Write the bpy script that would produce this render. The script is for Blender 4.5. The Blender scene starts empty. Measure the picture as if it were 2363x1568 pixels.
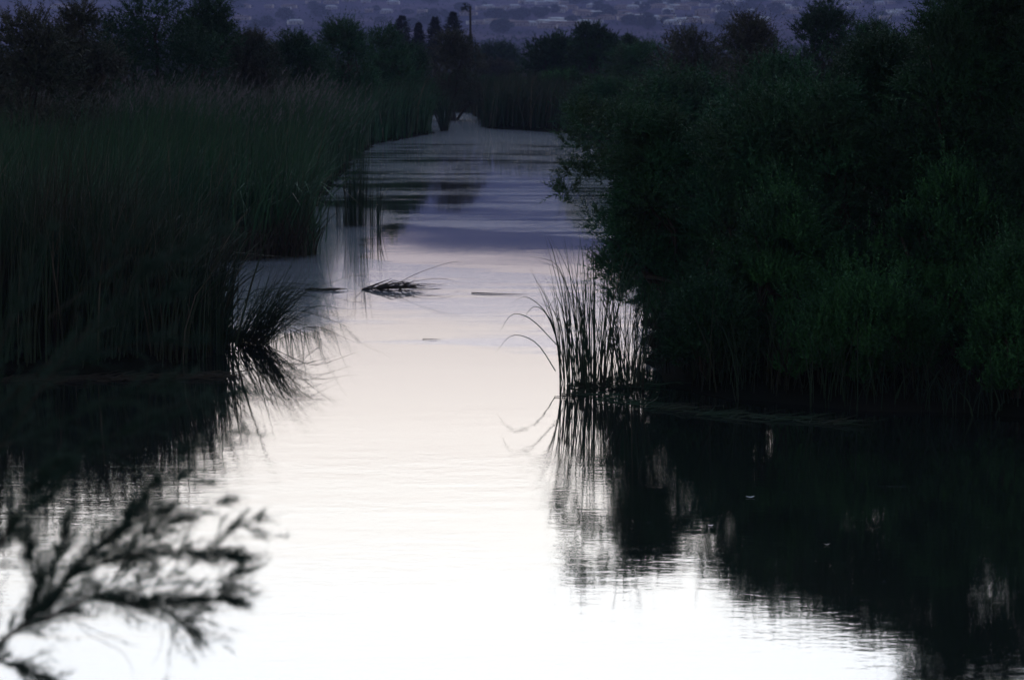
import bpy, math
import numpy as np
from mathutils import Vector

# ------------------------------------------------------------------ camera, sky, exposure
sc = bpy.context.scene
COL = sc.collection
RNG = np.random.default_rng(7)
F_PX, W_PX, H_PX = 2309.0, 1024.0, 679.0
CAM_H = 4.1
PITCH = math.atan((H_PX / 2 - 40.0) / F_PX)

cam = bpy.data.cameras.new('camera')
cam.sensor_width = 36.0
cam.lens = F_PX * 36.0 / W_PX
cam.clip_start = 0.1
cam.clip_end = 20000
cam.dof.use_dof = True
cam.dof.focus_distance = 30.0
cam.dof.aperture_fstop = 3.6
cam_o = bpy.data.objects.new('camera', cam)
COL.objects.link(cam_o)
cam_o.location = (0, 0, CAM_H)
cam_o.rotation_euler = (math.pi / 2 - PITCH, 0, 0)
sc.camera = cam_o

world = bpy.data.worlds.new('World')
sc.world = world
world.use_nodes = True
nt = world.node_tree
nt.nodes.clear()
N = nt.nodes.new
L = nt.links.new


def vm(nodes, links, op, a, b=None):
    n = nodes.new('ShaderNodeMath'); n.operation = op
    for i, v in enumerate((a, b)):
        if v is None: continue
        if isinstance(v, (int, float)): n.inputs[i].default_value = v
        else: links.new(v, n.inputs[i])
    return n.outputs[0]


def ramp(nodes, links, fac, stops, interp='LINEAR'):
    n = nodes.new('ShaderNodeValToRGB'); n.color_ramp.interpolation = interp
    el = n.color_ramp.elements
    while len(el) > 1: el.remove(el[0])
    el[0].position = stops[0][0]
    el[0].color = (*stops[0][1], 1)
    for p, c in stops[1:]:
        e = el.new(p); e.color = (*c, 1)
    links.new(fac, n.inputs[0])
    return n.outputs[0]


sky = N('ShaderNodeTexSky'); sky.sky_type = 'NISHITA'; sky.sun_disc = False
sky.sun_elevation = math.radians(0.3); sky.sun_rotation = 0.0
sky.dust_density = 1.0; sky.ozone_density = 2.0
bg1 = N('ShaderNodeBackground'); bg1.inputs[1].default_value = 0.05
L(sky.outputs[0], bg1.inputs[0])
# thin veil of cloud lit from below the horizon: the afterglow, brightest ahead, fading round the sky and overhead
tc = N('ShaderNodeTexCoord')
sep = N('ShaderNodeSeparateXYZ'); L(tc.outputs['Generated'], sep.inputs[0])
elev = vm(nt.nodes, nt.links, 'ARCSINE', sep.outputs[2])
ef = vm(nt.nodes, nt.links, 'DIVIDE', elev, math.pi / 2)
veil_col = ramp(nt.nodes, nt.links, ef, [
    (0.0, (0.80, 0.60, 0.66)), (0.040, (1.5, 1.25, 1.2)), (0.058, (2.8, 2.45, 2.25)), (0.080, (4.1, 3.7, 3.25)), (0.105, (4.7, 4.35, 3.9)),
    (0.135, (5.0, 4.9, 4.6)), (0.18, (4.9, 5.15, 5.4)), (0.28, (2.8, 3.3, 3.9)), (0.45, (0.80, 1.08, 1.45)), (1.0, (0.20, 0.33, 0.55))])
az = vm(nt.nodes, nt.links, 'ARCTAN2', sep.outputs[0], sep.outputs[1])
az2 = vm(nt.nodes, nt.links, 'MULTIPLY', az, az)
lobe = vm(nt.nodes, nt.links, 'EXPONENT', vm(nt.nodes, nt.links, 'MULTIPLY', az2, -1.6))
lobe = vm(nt.nodes, nt.links, 'ADD', vm(nt.nodes, nt.links, 'MULTIPLY', lobe, 0.94), 0.065)
bg2 = N('ShaderNodeBackground'); L(veil_col, bg2.inputs[0]); L(lobe, bg2.inputs[1])
add = N('ShaderNodeAddShader'); L(bg1.outputs[0], add.inputs[0]); L(bg2.outputs[0], add.inputs[1])
wo = N('ShaderNodeOutputWorld'); L(add.outputs[0], wo.inputs[0])

sc.view_settings.view_transform = 'Standard'
sc.view_settings.look = 'None'
sc.view_settings.gamma = 1.0
sc.view_settings.exposure = 0.0
sc.view_settings.use_curve_mapping = False
sc.cycles.max_bounces = 4
sc.cycles.diffuse_bounces = 2
sc.cycles.glossy_bounces = 2
sc.cycles.volume_bounces = 0
sc.cycles.volume_max_steps = 32
sc.cycles.transparent_max_bounces = 8

# ------------------------------------------------------------------ pixel helpers (photo measured at 2363 px wide)
S = W_PX / 2363.0


def ray(xd, yd):
    dx = (xd * S - W_PX / 2) / F_PX
    dz = -(yd * S - H_PX / 2) / F_PX
    cp, sp = math.cos(PITCH), math.sin(PITCH)
    return Vector((dx, cp + dz * sp, -sp + dz * cp))


def on_water(xd, yd, z=0.0):
    r = ray(xd, yd)
    t = (z - CAM_H) / r.z
    return Vector((r.x * t, r.y * t, z))


def at_depth(xd, yd, Y):
    r = ray(xd, yd)
    t = Y / r.y
    return Vector((r.x * t, Y, CAM_H + r.z * t))


# ------------------------------------------------------------------ object helpers
def tag(o, label=None, cat=None, group=None, kind=None):
    if label: o['label'] = label
    if cat: o['category'] = cat
    if group: o['group'] = group
    if kind: o['kind'] = kind
    return o


def empty(name, loc=(0, 0, 0)):
    o = bpy.data.objects.new(name, None)
    o.empty_display_size = 0.2
    o.location = loc
    COL.objects.link(o)
    return o


def mesh_from(name, V, T, mat=None, tint=None, quads=False, smooth=False):
    V = np.asarray(V, np.float32).reshape(-1, 3)
    T = np.asarray(T, np.int32)
    k = T.shape[1]
    me = bpy.data.meshes.new(name)
    me.vertices.add(len(V)); me.vertices.foreach_set('co', V.ravel())
    me.loops.add(T.size); me.loops.foreach_set('vertex_index', T.ravel())
    me.polygons.add(len(T))
    me.polygons.foreach_set('loop_start', np.arange(0, T.size, k, dtype=np.int32))
    if smooth: me.polygons.foreach_set('use_smooth', np.ones(len(T), bool))
    if tint is not None:
        a = me.attributes.new('tint', 'FLOAT', 'POINT')
        a.data.foreach_set('value', np.asarray(tint, np.float32).ravel())
    me.update(calc_edges=True)
    if mat: me.materials.append(mat)
    return me


def link(name, me, parent=None, origin=None):
    """one object from a mesh given in world coordinates; children get coordinates relative to the parent's base"""
    o = bpy.data.objects.new(name, me)
    COL.objects.link(o)
    base = origin
    if parent is not None:
        o.parent = parent
        base = parent.location
    if base is not None:
        n = len(me.vertices)
        a = np.empty(n * 3, np.float32); me.vertices.foreach_get('co', a)
        a = a.reshape(-1, 3) - np.array(base, np.float32)
        me.vertices.foreach_set('co', a.ravel()); me.update()
        if parent is None: o.location = origin
    return o


# ------------------------------------------------------------------ materials
def new_mat(name):
    m = bpy.data.materials.new(name); m.use_nodes = True
    t = m.node_tree
    b = t.nodes['Principled BSDF']
    return m, t, b


def leaf_mat(name, c1, c2, c3=None, rough=0.75, spec=0.15, trans=0.0, nscale=1.2, dry=None):
    """tint attribute mixes two leaf colours, a large soft noise adds a third"""
    m, t, b = new_mat(name)
    at = t.nodes.new('ShaderNodeAttribute'); at.attribute_name = 'tint'
    c = ramp(t.nodes, t.links, at.outputs['Fac'], [(0.0, c1), (0.9, c2), (1.0, dry or c2)])
    tcn = t.nodes.new('ShaderNodeTexCoord')
    nz = t.nodes.new('ShaderNodeTexNoise'); nz.inputs['Scale'].default_value = nscale; nz.inputs['Detail'].default_value = 3
    t.links.new(tcn.outputs['Object'], nz.inputs['Vector'])
    mx = t.nodes.new('ShaderNodeMix'); mx.data_type = 'RGBA'
    f = ramp(t.nodes, t.links, nz.outputs['Fac'], [(0.42, (0, 0, 0)), (0.66, (1, 1, 1))])
    t.links.new(f, mx.inputs[0]); t.links.new(c, mx.inputs[6])
    mx.inputs[7].default_value = (*(c3 or c1), 1)
    t.links.new(mx.outputs[2], b.inputs['Base Color'])
    b.inputs['Roughness'].default_value = rough
    b.inputs['Specular IOR Level'].default_value = spec
    return m


M = {}
M['tamarisk'] = leaf_mat('tamarisk_leaf', (0.022, 0.082, 0.046), (0.050, 0.150, 0.068), (0.048, 0.086, 0.046))
M['tamarisk_grey'] = leaf_mat('tamarisk_grey_leaf', (0.034, 0.056, 0.038), (0.110, 0.110, 0.088), (0.064, 0.066, 0.050))
M['dark_green'] = leaf_mat('dark_green_leaf', (0.016, 0.054, 0.030), (0.034, 0.098, 0.042), (0.032, 0.064, 0.034))
M['bright_green'] = leaf_mat('bright_green_leaf', (0.022, 0.080, 0.032), (0.062, 0.185, 0.060), (0.016, 0.048, 0.024))
M['pine'] = leaf_mat('pine_needle', (0.012, 0.026, 0.022), (0.020, 0.038, 0.028))
M['reed'] = leaf_mat('reed_leaf', (0.024, 0.078, 0.046), (0.055, 0.140, 0.068), (0.048, 0.076, 0.048), dry=(0.15, 0.13, 0.10))
M['reed_dark'] = leaf_mat('reed_dark_leaf', (0.020, 0.050, 0.034), (0.040, 0.080, 0.048), (0.048, 0.048, 0.036), dry=(0.15, 0.125, 0.10))
M['sedge'] = leaf_mat('sedge_leaf', (0.014, 0.030, 0.022), (0.034, 0.060, 0.036), (0.036, 0.034, 0.026))
M['dry_reed'] = leaf_mat('dry_reed', (0.045, 0.038, 0.030), (0.075, 0.062, 0.048))
M['plume'] = leaf_mat('reed_plume', (0.13, 0.115, 0.125), (0.25, 0.22, 0.24))
M['foreground'] = leaf_mat('near_tamarisk_leaf', (0.030, 0.064, 0.052), (0.050, 0.094, 0.070))


def bark(name, c):
    m, t, b = new_mat(name)
    tcn = t.nodes.new('ShaderNodeTexCoord')
    nz = t.nodes.new('ShaderNodeTexNoise'); nz.inputs['Scale'].default_value = 9; nz.inputs['Detail'].default_value = 4
    t.links.new(tcn.outputs['Object'], nz.inputs['Vector'])
    col = ramp(t.nodes, t.links, nz.outputs['Fac'], [(0.3, tuple(v * 0.6 for v in c)), (0.7, tuple(v * 1.3 for v in c))])
    t.links.new(col, b.inputs['Base Color']); b.inputs['Roughness'].default_value = 0.9
    bp = t.nodes.new('ShaderNodeBump'); bp.inputs['Strength'].default_value = 0.4; bp.inputs['Distance'].default_value = 0.02
    t.links.new(nz.outputs['Fac'], bp.inputs['Height']); t.links.new(bp.outputs[0], b.inputs['Normal'])
    return m


M['bark'] = bark('bark', (0.045, 0.035, 0.028))

# ground
m, t, b = new_mat('bank_soil'); M['ground'] = m
tcn = t.nodes.new('ShaderNodeTexCoord')
nz = t.nodes.new('ShaderNodeTexNoise'); nz.inputs['Scale'].default_value = 0.6; nz.inputs['Detail'].default_value = 8
t.links.new(tcn.outputs['Object'], nz.inputs['Vector'])
t.links.new(ramp(t.nodes, t.links, nz.outputs['Fac'], [(0.35, (0.012, 0.015, 0.012)), (0.6, (0.020, 0.019, 0.015)), (0.8, (0.015, 0.022, 0.014))]), b.inputs['Base Color'])
b.inputs['Roughness'].default_value = 1.0; b.inputs['Specular IOR Level'].default_value = 0.0
bp = t.nodes.new('ShaderNodeBump'); bp.inputs['Strength'].default_value = 0.6; bp.inputs['Distance'].default_value = 0.1
t.links.new(nz.outputs['Fac'], bp.inputs['Height']); t.links.new(bp.outputs[0], b.inputs['Normal'])

# hills: desert scrub, with the purple-blue of dusk haze put into its colour
m, t, b = new_mat('hill_scrub_haze_tint'); M['hill'] = m
tcn = t.nodes.new('ShaderNodeTexCoord')
nz = t.nodes.new('ShaderNodeTexNoise'); nz.inputs['Scale'].default_value = 0.012; nz.inputs['Detail'].default_value = 9; nz.inputs['Roughness'].default_value = 0.65
mp = t.nodes.new('ShaderNodeMapping'); mp.inputs['Scale'].default_value = (1, 0.35, 1)
t.links.new(tcn.outputs['Object'], mp.inputs[0]); t.links.new(mp.outputs[0], nz.inputs['Vector'])
t.links.new(ramp(t.nodes, t.links, nz.outputs['Fac'], [(0.38, (0.04, 0.042, 0.07)), (0.5, (0.08, 0.068, 0.105)), (0.62, (0.14, 0.11, 0.15))]), b.inputs['Base Color'])
b.inputs['Roughness'].default_value = 1.0; b.inputs['Specular IOR Level'].default_value = 0.0

for nm, c in (('stucco', (0.80, 0.78, 0.76)), ('adobe', (0.58, 0.48, 0.42)), ('roof_flat', (0.72, 0.72, 0.75)), ('roof_tile', (0.22, 0.13, 0.10)), ('glass', (0.03, 0.035, 0.04)), ('metal_roof', (0.80, 0.82, 0.86))):
    m, t, b = new_mat(nm); M[nm] = m
    tcn = t.nodes.new('ShaderNodeTexCoord')
    nz = t.nodes.new('ShaderNodeTexNoise'); nz.inputs['Scale'].default_value = 1.5; nz.inputs['Detail'].default_value = 4
    t.links.new(tcn.outputs['Object'], nz.inputs['Vector'])
    t.links.new(ramp(t.nodes, t.links, nz.outputs['Fac'], [(0.3, tuple(v * 0.85 for v in c)), (0.7, c)]), b.inputs['Base Color'])
    b.inputs['Roughness'].default_value = 0.2 if nm == 'glass' else 0.85

# water: dark silty pool with a thin wind-drifted film in streaks
m, t, b = new_mat('canal_water'); M['water'] = m
t.nodes.remove(b)
nd, lk = t.nodes, t.links
geo = nd.new('ShaderNodeNewGeometry')
sp = nd.new('ShaderNodeSeparateXYZ'); lk.new(geo.outputs['Position'], sp.inputs[0])


def wnoise(sx, sy, detail, scale=1.0, rough=0.5, w=None):
    mp = nd.new('ShaderNodeMapping'); mp.inputs['Scale'].default_value = (sx, sy, 1)
    if w: mp.inputs['Location'].default_value = w
    lk.new(geo.outputs['Position'], mp.inputs[0])
    n = nd.new('ShaderNodeTexNoise'); n.inputs['Scale'].default_value = scale; n.inputs['Detail'].default_value = detail
    n.inputs['Roughness'].default_value = rough
    lk.new(mp.outputs[0], n.inputs['Vector'])
    return n.outputs['Fac']


def mul(a, b_): return vm(nd, lk, 'MULTIPLY', a, b_)
def addm(a, b_): return vm(nd, lk, 'ADD', a, b_)


def gate(v, lo, hi):
    n = nd.new('ShaderNodeMapRange'); n.interpolation_type = 'SMOOTHSTEP'
    n.inputs['From Min'].default_value = lo; n.inputs['From Max'].default_value = hi
    lk.new(v, n.inputs['Value'])
    return n.outputs['Result']


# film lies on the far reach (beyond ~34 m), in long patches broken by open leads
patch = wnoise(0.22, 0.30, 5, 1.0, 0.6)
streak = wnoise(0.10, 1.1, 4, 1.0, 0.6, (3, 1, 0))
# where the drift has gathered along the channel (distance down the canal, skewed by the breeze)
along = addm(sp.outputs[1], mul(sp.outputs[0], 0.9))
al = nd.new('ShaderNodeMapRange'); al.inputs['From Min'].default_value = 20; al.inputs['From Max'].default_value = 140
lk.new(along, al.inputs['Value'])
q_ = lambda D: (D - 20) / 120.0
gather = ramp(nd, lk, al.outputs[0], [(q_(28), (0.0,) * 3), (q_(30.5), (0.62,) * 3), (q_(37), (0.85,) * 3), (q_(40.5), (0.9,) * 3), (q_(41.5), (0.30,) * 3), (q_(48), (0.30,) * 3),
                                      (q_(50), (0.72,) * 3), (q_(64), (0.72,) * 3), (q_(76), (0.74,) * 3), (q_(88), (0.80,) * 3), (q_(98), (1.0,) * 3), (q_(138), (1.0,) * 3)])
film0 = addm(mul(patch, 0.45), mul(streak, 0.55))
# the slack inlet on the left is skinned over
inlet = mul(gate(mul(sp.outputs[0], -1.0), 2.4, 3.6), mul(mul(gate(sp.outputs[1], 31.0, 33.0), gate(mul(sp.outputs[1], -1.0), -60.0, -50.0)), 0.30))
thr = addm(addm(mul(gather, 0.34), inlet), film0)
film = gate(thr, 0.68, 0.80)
# dust specks and thin streaks on the near water
speck = gate(wnoise(1.2, 7.0, 6, 1.0, 0.7, (9, 4, 0)), 0.64, 0.74)
mote = gate(wnoise(9.0, 26.0, 3, 1.0, 0.6, (4, 9, 0)), 0.70, 0.74)
# ripples
rip1 = wnoise(8.0, 15.0, 2, 1.0, 0.5)
rip2 = wnoise(1.2, 3.2, 2, 1.0, 0.5, (5, 7, 0))
near_g = addm(mul(gate(mul(sp.outputs[1], -1.0), -27.0, -20.0), 2.0), 0.7)
lull = addm(mul(gate(wnoise(0.12, 0.35, 3, 1.0, 0.5, (1, 8, 0)), 0.40, 0.62), 0.9), 0.45)
hgt = mul(mul(addm(mul(rip1, 0.0019), mul(rip2, 0.0045)), near_g), lull)
bp = nd.new('ShaderNodeBump'); bp.inputs['Strength'].default_value = 1.0; bp.inputs['Distance'].default_value = 0.18
lk.new(hgt, bp.inputs['Height'])
gl = nd.new('ShaderNodeBsdfGlossy'); gl.distribution = 'GGX'
gl.inputs['Color'].default_value = (1, 1, 1, 1)
gl.inputs['Roughness'].default_value = 0.03
lk.new(bp.outputs[0], gl.inputs['Normal'])
dk = nd.new('ShaderNodeBsdfDiffuse'); dk.inputs['Color'].default_value = (0.010, 0.013, 0.012, 1)
fr = nd.new('ShaderNodeFresnel'); fr.inputs['IOR'].default_value = 1.45
lk.new(bp.outputs[0], fr.inputs['Normal'])
ff = nd.new('ShaderNodeMapRange'); lk.new(fr.outputs[0], ff.inputs['Value'])
ff.inputs['From Min'].default_value = 0.0; ff.inputs['From Max'].default_value = 1.0
ff.inputs['To Min'].default_value = 0.18; ff.inputs['To Max'].default_value = 1.0
clear = nd.new('ShaderNodeMixShader'); lk.new(ff.outputs[0], clear.inputs[0]); lk.new(dk.outputs[0], clear.inputs[1]); lk.new(gl.outputs[0], clear.inputs[2])
# film: pale pollen and dust skin, partly matt, partly a blurred mirror
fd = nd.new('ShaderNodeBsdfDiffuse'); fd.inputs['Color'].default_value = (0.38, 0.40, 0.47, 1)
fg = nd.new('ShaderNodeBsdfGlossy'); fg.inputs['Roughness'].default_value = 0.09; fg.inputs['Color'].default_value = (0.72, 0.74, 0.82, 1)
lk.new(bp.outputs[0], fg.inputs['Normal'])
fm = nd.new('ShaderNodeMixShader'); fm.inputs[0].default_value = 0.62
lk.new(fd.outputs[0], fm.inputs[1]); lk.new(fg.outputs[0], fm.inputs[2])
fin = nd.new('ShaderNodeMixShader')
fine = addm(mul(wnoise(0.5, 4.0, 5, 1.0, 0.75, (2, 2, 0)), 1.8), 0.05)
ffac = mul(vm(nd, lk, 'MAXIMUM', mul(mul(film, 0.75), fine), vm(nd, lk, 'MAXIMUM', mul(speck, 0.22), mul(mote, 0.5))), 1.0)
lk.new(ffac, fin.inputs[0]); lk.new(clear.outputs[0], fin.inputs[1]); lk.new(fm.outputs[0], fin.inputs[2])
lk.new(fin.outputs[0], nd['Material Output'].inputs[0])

# ------------------------------------------------------------------ setting: ground, water, hills
CHANNEL = [(-2.3, -12), (-2.3, 11.2), (-5, 12.0), (-12, 14), (-13, 27.4), (-7, 28.3), (-4.2, 28.5), (-3.9, 30.2), (-3.55, 32.0),
           (-4.2, 33.2), (-6.6, 34.0), (-6.9, 42.5), (-4.9, 43.6), (-3.95, 44.2), (-4.2, 48), (-5.0, 60), (-5.0, 66), (-5.4, 78), (-5.5, 92),
           (-4.4, 98), (-3.5, 103), (-3.9, 110), (-4.6, 118), (-4.3, 130), (-3.6, 133), (-2.3, 131), (-1.6, 121), (-1.4, 109),
           (0.4, 106), (2.3, 103), (3.4, 92), (3.3, 75), (2.6, 60), (2.1, 46), (2.0, 36), (1.75, 28.5), (2.3, 26.2), (4.0, 25.4),
           (8.0, 24.4), (13, 23.5), (13, -12)]


def signed_dist(P, poly):
    """negative inside the polygon"""
    poly = np.array(poly, float)
    d = np.full(len(P), 1e9); inside = np.zeros(len(P), bool)
    for i in range(len(poly)):
        a, b_ = poly[i], poly[(i + 1) % len(poly)]
        e = b_ - a; w = P - a
        tt = np.clip((w @ e) / (e @ e), 0, 1)
        d = np.minimum(d, np.linalg.norm(w - tt[:, None] * e, axis=1))
        c = ((a[1] <= P[:, 1]) != (b_[1] <= P[:, 1]))
        with np.errstate(divide='ignore', invalid='ignore'):
            xi = a[0] + (P[:, 1] - a[1]) * e[0] / (e[1] if e[1] != 0 else 1e-9)
        inside ^= c & (P[:, 0] < xi)
    return np.where(inside, -d, d)


def ground_h(x, y):
    P = np.stack([x, y], 1)
    d = signed_dist(P, CHANNEL)
    d = d + 0.22 * np.sin(x * 2.1 + y * 1.3) * np.sin(y * 1.7 - x * 0.6)
    h = np.where(d < 0, np.maximum(-1.2, d * 0.7), 0.32 * (1 - np.exp(-d * 0.9)))
    return h + 0.05 * np.sin(x * 0.9) * np.cos(y * 0.7) * (d > 1)


def grid_axis(segs):
    out = []
    for a, b_, s in segs: out.append(np.arange(a, b_, s))
    return np.unique(np.concatenate(out))


gx = grid_axis([(-420, -40, 20), (-40, -14, 2), (-14, 14, 0.3), (14, 40, 2), (40, 421, 20)])
gy = grid_axis([(-40, -10, 5), (-10, 50, 0.3), (50, 140, 0.7), (140, 200, 4), (200, 721, 20)])
X, Y = np.meshgrid(gx, gy)
Z = ground_h(X.ravel(), Y.ravel())
V = np.stack([X.ravel(), Y.ravel(), Z], 1)
nx, ny = len(gx), len(gy)
ii = (np.arange(ny - 1)[:, None] * nx + np.arange(nx - 1)[None, :]).ravel()
Q = np.stack([ii, ii + 1, ii + nx + 1, ii + nx], 1)
tag(link('ground', mesh_from('ground', V, Q, M['ground'], smooth=True)), 'dark muddy ground of the canal banks under the reeds and bushes', kind='structure')

wv = [(-16, -12, 0), (16, -12, 0), (16, 142, 0), (-16, 142, 0)]
tag(link('water', mesh_from('water', wv, [[0, 1, 2, 3]], M['water'])), 'still pale canal water reflecting the evening sky', kind='structure')


def hill_h(x, y):
    """valley floor, gentle fan with the houses, then the mountain"""
    d = np.sqrt(x * x + y * y)
    z = np.interp(d, [600, 1150, 1700, 2600, 3200, 4500, 6200], [0.0, 0.5, 10, 49, 125, 380, 560])
    az_ = x / d
    rise = 1 + np.clip(az_ * 1.3, -0.24, 0.34) * np.clip((d - 2400) / 2000, 0, 1)
    z = z * rise
    z += (np.sin(x * 0.011 + 1) * np.cos(y * 0.006) * 3 + np.sin(x * 0.031 + y * 0.013) * 1.2) * np.clip((d - 900) / 1500, 0, 2)
    z += 35 * np.sin(x * 0.004 + 2) * np.sin(y * 0.0017) * np.clip((d - 3000) / 1500, 0, 1)
    return z


th = np.linspace(-1.35, 1.35, 260)
rr = np.concatenate([np.linspace(640, 3000, 140), np.linspace(3030, 6200, 50)])
TH, RR = np.meshgrid(th, rr)
hx, hy = (RR * np.sin(TH)).ravel(), (RR * np.cos(TH)).ravel()
hz = hill_h(hx, hy)
nx, ny = len(th), len(rr)
ii = (np.arange(ny - 1)[:, None] * nx + np.arange(nx - 1)[None, :]).ravel()
Q = np.stack([ii, ii + 1, ii + nx + 1, ii + nx], 1)
tag(link('hills', mesh_from('hills', np.stack([hx, hy, hz + 0.05], 1), Q, M['hill'], smooth=True)), 'far purple hillside of desert scrub in evening haze', kind='structure')
hv = [(-6000, -3000, -1.4), (6000, -3000, -1.4), (6000, 1500, -1.4), (-6000, 1500, -1.4)]
tag(link('terrain', mesh_from('terrain', hv, [[0, 1, 2, 3]], M['ground'])), 'flat dark valley floor around the canal', kind='structure')


# ------------------------------------------------------------------ plant builders (numpy)
def unit(v):
    return v / np.maximum(np.linalg.norm(v, axis=-1, keepdims=True), 1e-9)


def spray_mesh(roots, dirs, lens, k, leaf_l, leaf_w, rng, tint, droop=0.25, spread=0.75, taper=True):
    """feathery sprays: k leaflets (one triangle each) along every curved axis"""
    n = len(roots)
    tt = (np.arange(k) + 0.5)[None, :, None] / k
    tt = np.clip(tt + rng.uniform(-0.5, 0.5, (n, k, 1)) / k, 0.02, 1)
    ax = unit(dirs)[:, None, :]
    Ls = lens[:, None, None]
    pos = roots[:, None, :] + ax * Ls * tt
    pos = pos + np.array([0, 0, -1.0]) * (tt ** 2) * Ls * droop
    rnd = unit(rng.normal(size=(n, k, 3)))
    perp = unit(np.cross(np.broadcast_to(ax, rnd.shape), rnd))
    ld = unit(ax * (1 - spread * 0.5) + perp * spread)
    sc_ = (1.0 - 0.6 * tt if taper else 1.0) * rng.uniform(0.6, 1.3, (n, k, 1))
    side = unit(np.cross(ld, unit(rng.normal(size=(n, k, 3)))))
    a = pos - side * leaf_w * 0.5 * sc_
    b_ = pos + side * leaf_w * 0.5 * sc_
    c = pos + ld * leaf_l * sc_
    V = np.stack([a, b_, c], 2).reshape(-1, 3)
    T = np.arange(n * k * 3).reshape(-1, 3)
    ti = np.repeat(np.clip(tint[:, None] + rng.uniform(-0.15, 0.15, (n, k)), 0, 1).ravel(), 3)
    return V, T, ti


def tube(points, radii, sides=5):
    P = np.asarray(points, float); R = np.asarray(radii, float)
    tg = unit(np.gradient(P, axis=0))
    ref = np.array([0.3, 0.95, 0.1]); 
    u = unit(np.cross(tg, ref)); v = np.cross(tg, u)
    an = np.arange(sides) * 2 * math.pi / sides
    ring = P[:, None, :] + R[:, None, None] * (np.cos(an)[None, :, None] * u[:, None, :] + np.sin(an)[None, :, None] * v[:, None, :])
    V = ring.reshape(-1, 3)
    n = len(P)
    T = []
    for i in range(n - 1):
        for j in range(sides):
            a, b_ = i * sides + j, i * sides + (j + 1) % sides
            T.append((a, b_, b_ + sides)); T.append((a, b_ + sides, a + sides))
    return V, np.array(T)


def merge(parts):
    Vs, Ts, off = [], [], 0
    for V, T in parts:
        Vs.append(V); Ts.append(T + off); off += len(V)
    return np.concatenate(Vs), np.concatenate(Ts)


def wiggle(a, b_, rng, n=6, amt=0.08, sag=0.0):
    a, b_ = np.array(a, float), np.array(b_, float)
    t_ = np.linspace(0, 1, n)[:, None]
    d = np.linalg.norm(b_ - a)
    P = a + (b_ - a) * t_ + rng.normal(0, amt * d, (n, 3)) * np.sin(t_ * math.pi)
    P[:, 2] += (np.sin(t_ * math.pi) * d * sag)[:, 0]
    return P


def bush(name, label, cat, group, base, h, rx, ry, mat, seed, tris=30000, leaf=(0.08, 0.02), lobes=16, spike=0.3,
         lean=(0, 0), lobe_r=0.34, spray_l=0.35, k=22, droop=0.15, up=0.5, skirt=0.05, stems=5, extra=None, trunk_h=None, inner=0.35):
    """multi-stemmed shrub or tree: trunk part of several tapered stems, crown part of leaf sprays on uneven lobes"""
    rng = np.random.default_rng(seed)
    base = np.array(base, float)
    root = empty(name, base)
    tag(root, label, cat, group)
    # lobes over a rounded mound
    rad = rng.uniform(0.7, 1.15, lobes) * lobe_r * min(rx, h * 0.85)
    cen = []
    for i in range(lobes):
        a = rng.uniform(0, 2 * math.pi)
        e = 1.0 - 0.5 * rng.uniform() ** 2 if i < lobes * 0.3 else rng.uniform(0.0, 0.9)
        prof = math.sqrt(max(0.0, 1 - e ** 2.4))
        q = prof * math.sqrt(rng.uniform(0.12, 1.0))
        z = skirt * h + e * max(0.1, (h * (1 - skirt) - rad[i] * 0.85 - spray_l * 0.55)) * rng.uniform(0.86, 1.0)
        cen.append((q * math.cos(a) * max(0.1, rx - rad[i] * 0.6) + lean[0] * z / h, q * math.sin(a) * max(0.1, ry - rad[i] * 0.6) + lean[1] * z / h, z))
    cen = np.array(cen) + base
    if extra:
        ec = np.array([e[:3] for e in extra]); er = np.array([e[3] for e in extra])
        cen = np.concatenate([cen, ec]); rad = np.concatenate([rad, er])
    nl = len(cen)
    # outer sprays
    ns = max(20, tris // k)
    w = rad ** 2; w = w / w.sum()
    which = rng.choice(nl, ns, p=w)
    dv = unit(rng.normal(size=(ns, 3)))
    dv[:, 2] = np.where(dv[:, 2] < -0.3, -dv[:, 2], dv[:, 2])
    rr_ = rng.uniform(0.0, 1.0, (ns, 1)) ** inner
    roots = cen[which] + dv * rad[which][:, None] * rr_ * np.array([1, 1, 0.85])
    roots[:, 2] = np.maximum(roots[:, 2], base[2] + 0.02)
    dirs = unit(dv * 0.8 + rng.normal(0, 0.35, (ns, 3)) + np.array([lean[0] * 0.1, 0, up]))
    lens = spray_l * rng.uniform(0.6, 1.2, ns)
    lens = np.where(rng.uniform(size=ns) < 0.12, lens * (1 + spike * 2.2), lens)
    lt = rng.uniform(0.0, 0.9, nl)
    tint = lt[which] + rng.uniform(-0.2, 0.2, ns)
    V, T, ti = spray_mesh(roots, dirs, lens, k, leaf[0], leaf[1], rng, tint, droop=droop)
    link('crown', mesh_from('crown', V, T, mat, ti), root)
    # stems
    parts = []
    for s in range(stems):
        tgt = cen[rng.integers(nl)]
        r0 = h * rng.uniform(0.010, 0.018) + 0.012
        b0 = base + np.array([rng.normal(0, rx * 0.10), rng.normal(0, ry * 0.10), -0.25])
        P = wiggle(b0, tgt, rng, 7, 0.05, 0.12)
        parts.append(tube(P, np.linspace(r0, r0 * 0.3, 7)))
        for q in range(3):
            i0 = rng.integers(2, 6)
            t2 = cen[rng.integers(nl)] + rng.normal(0, 0.1, 3)
            if np.linalg.norm(t2 - P[i0]) > h * 0.8: t2 = P[i0] + (t2 - P[i0]) * 0.6
            Pb = wiggle(P[i0], t2, rng, 5, 0.06, 0.08)
            parts.append(tube(Pb, np.linspace(r0 * 0.5, r0 * 0.12, 5), 4))
    V, T = merge(parts)
    link('trunk', mesh_from('trunk', V, T, M['bark'], smooth=True), root)
    return root


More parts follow.
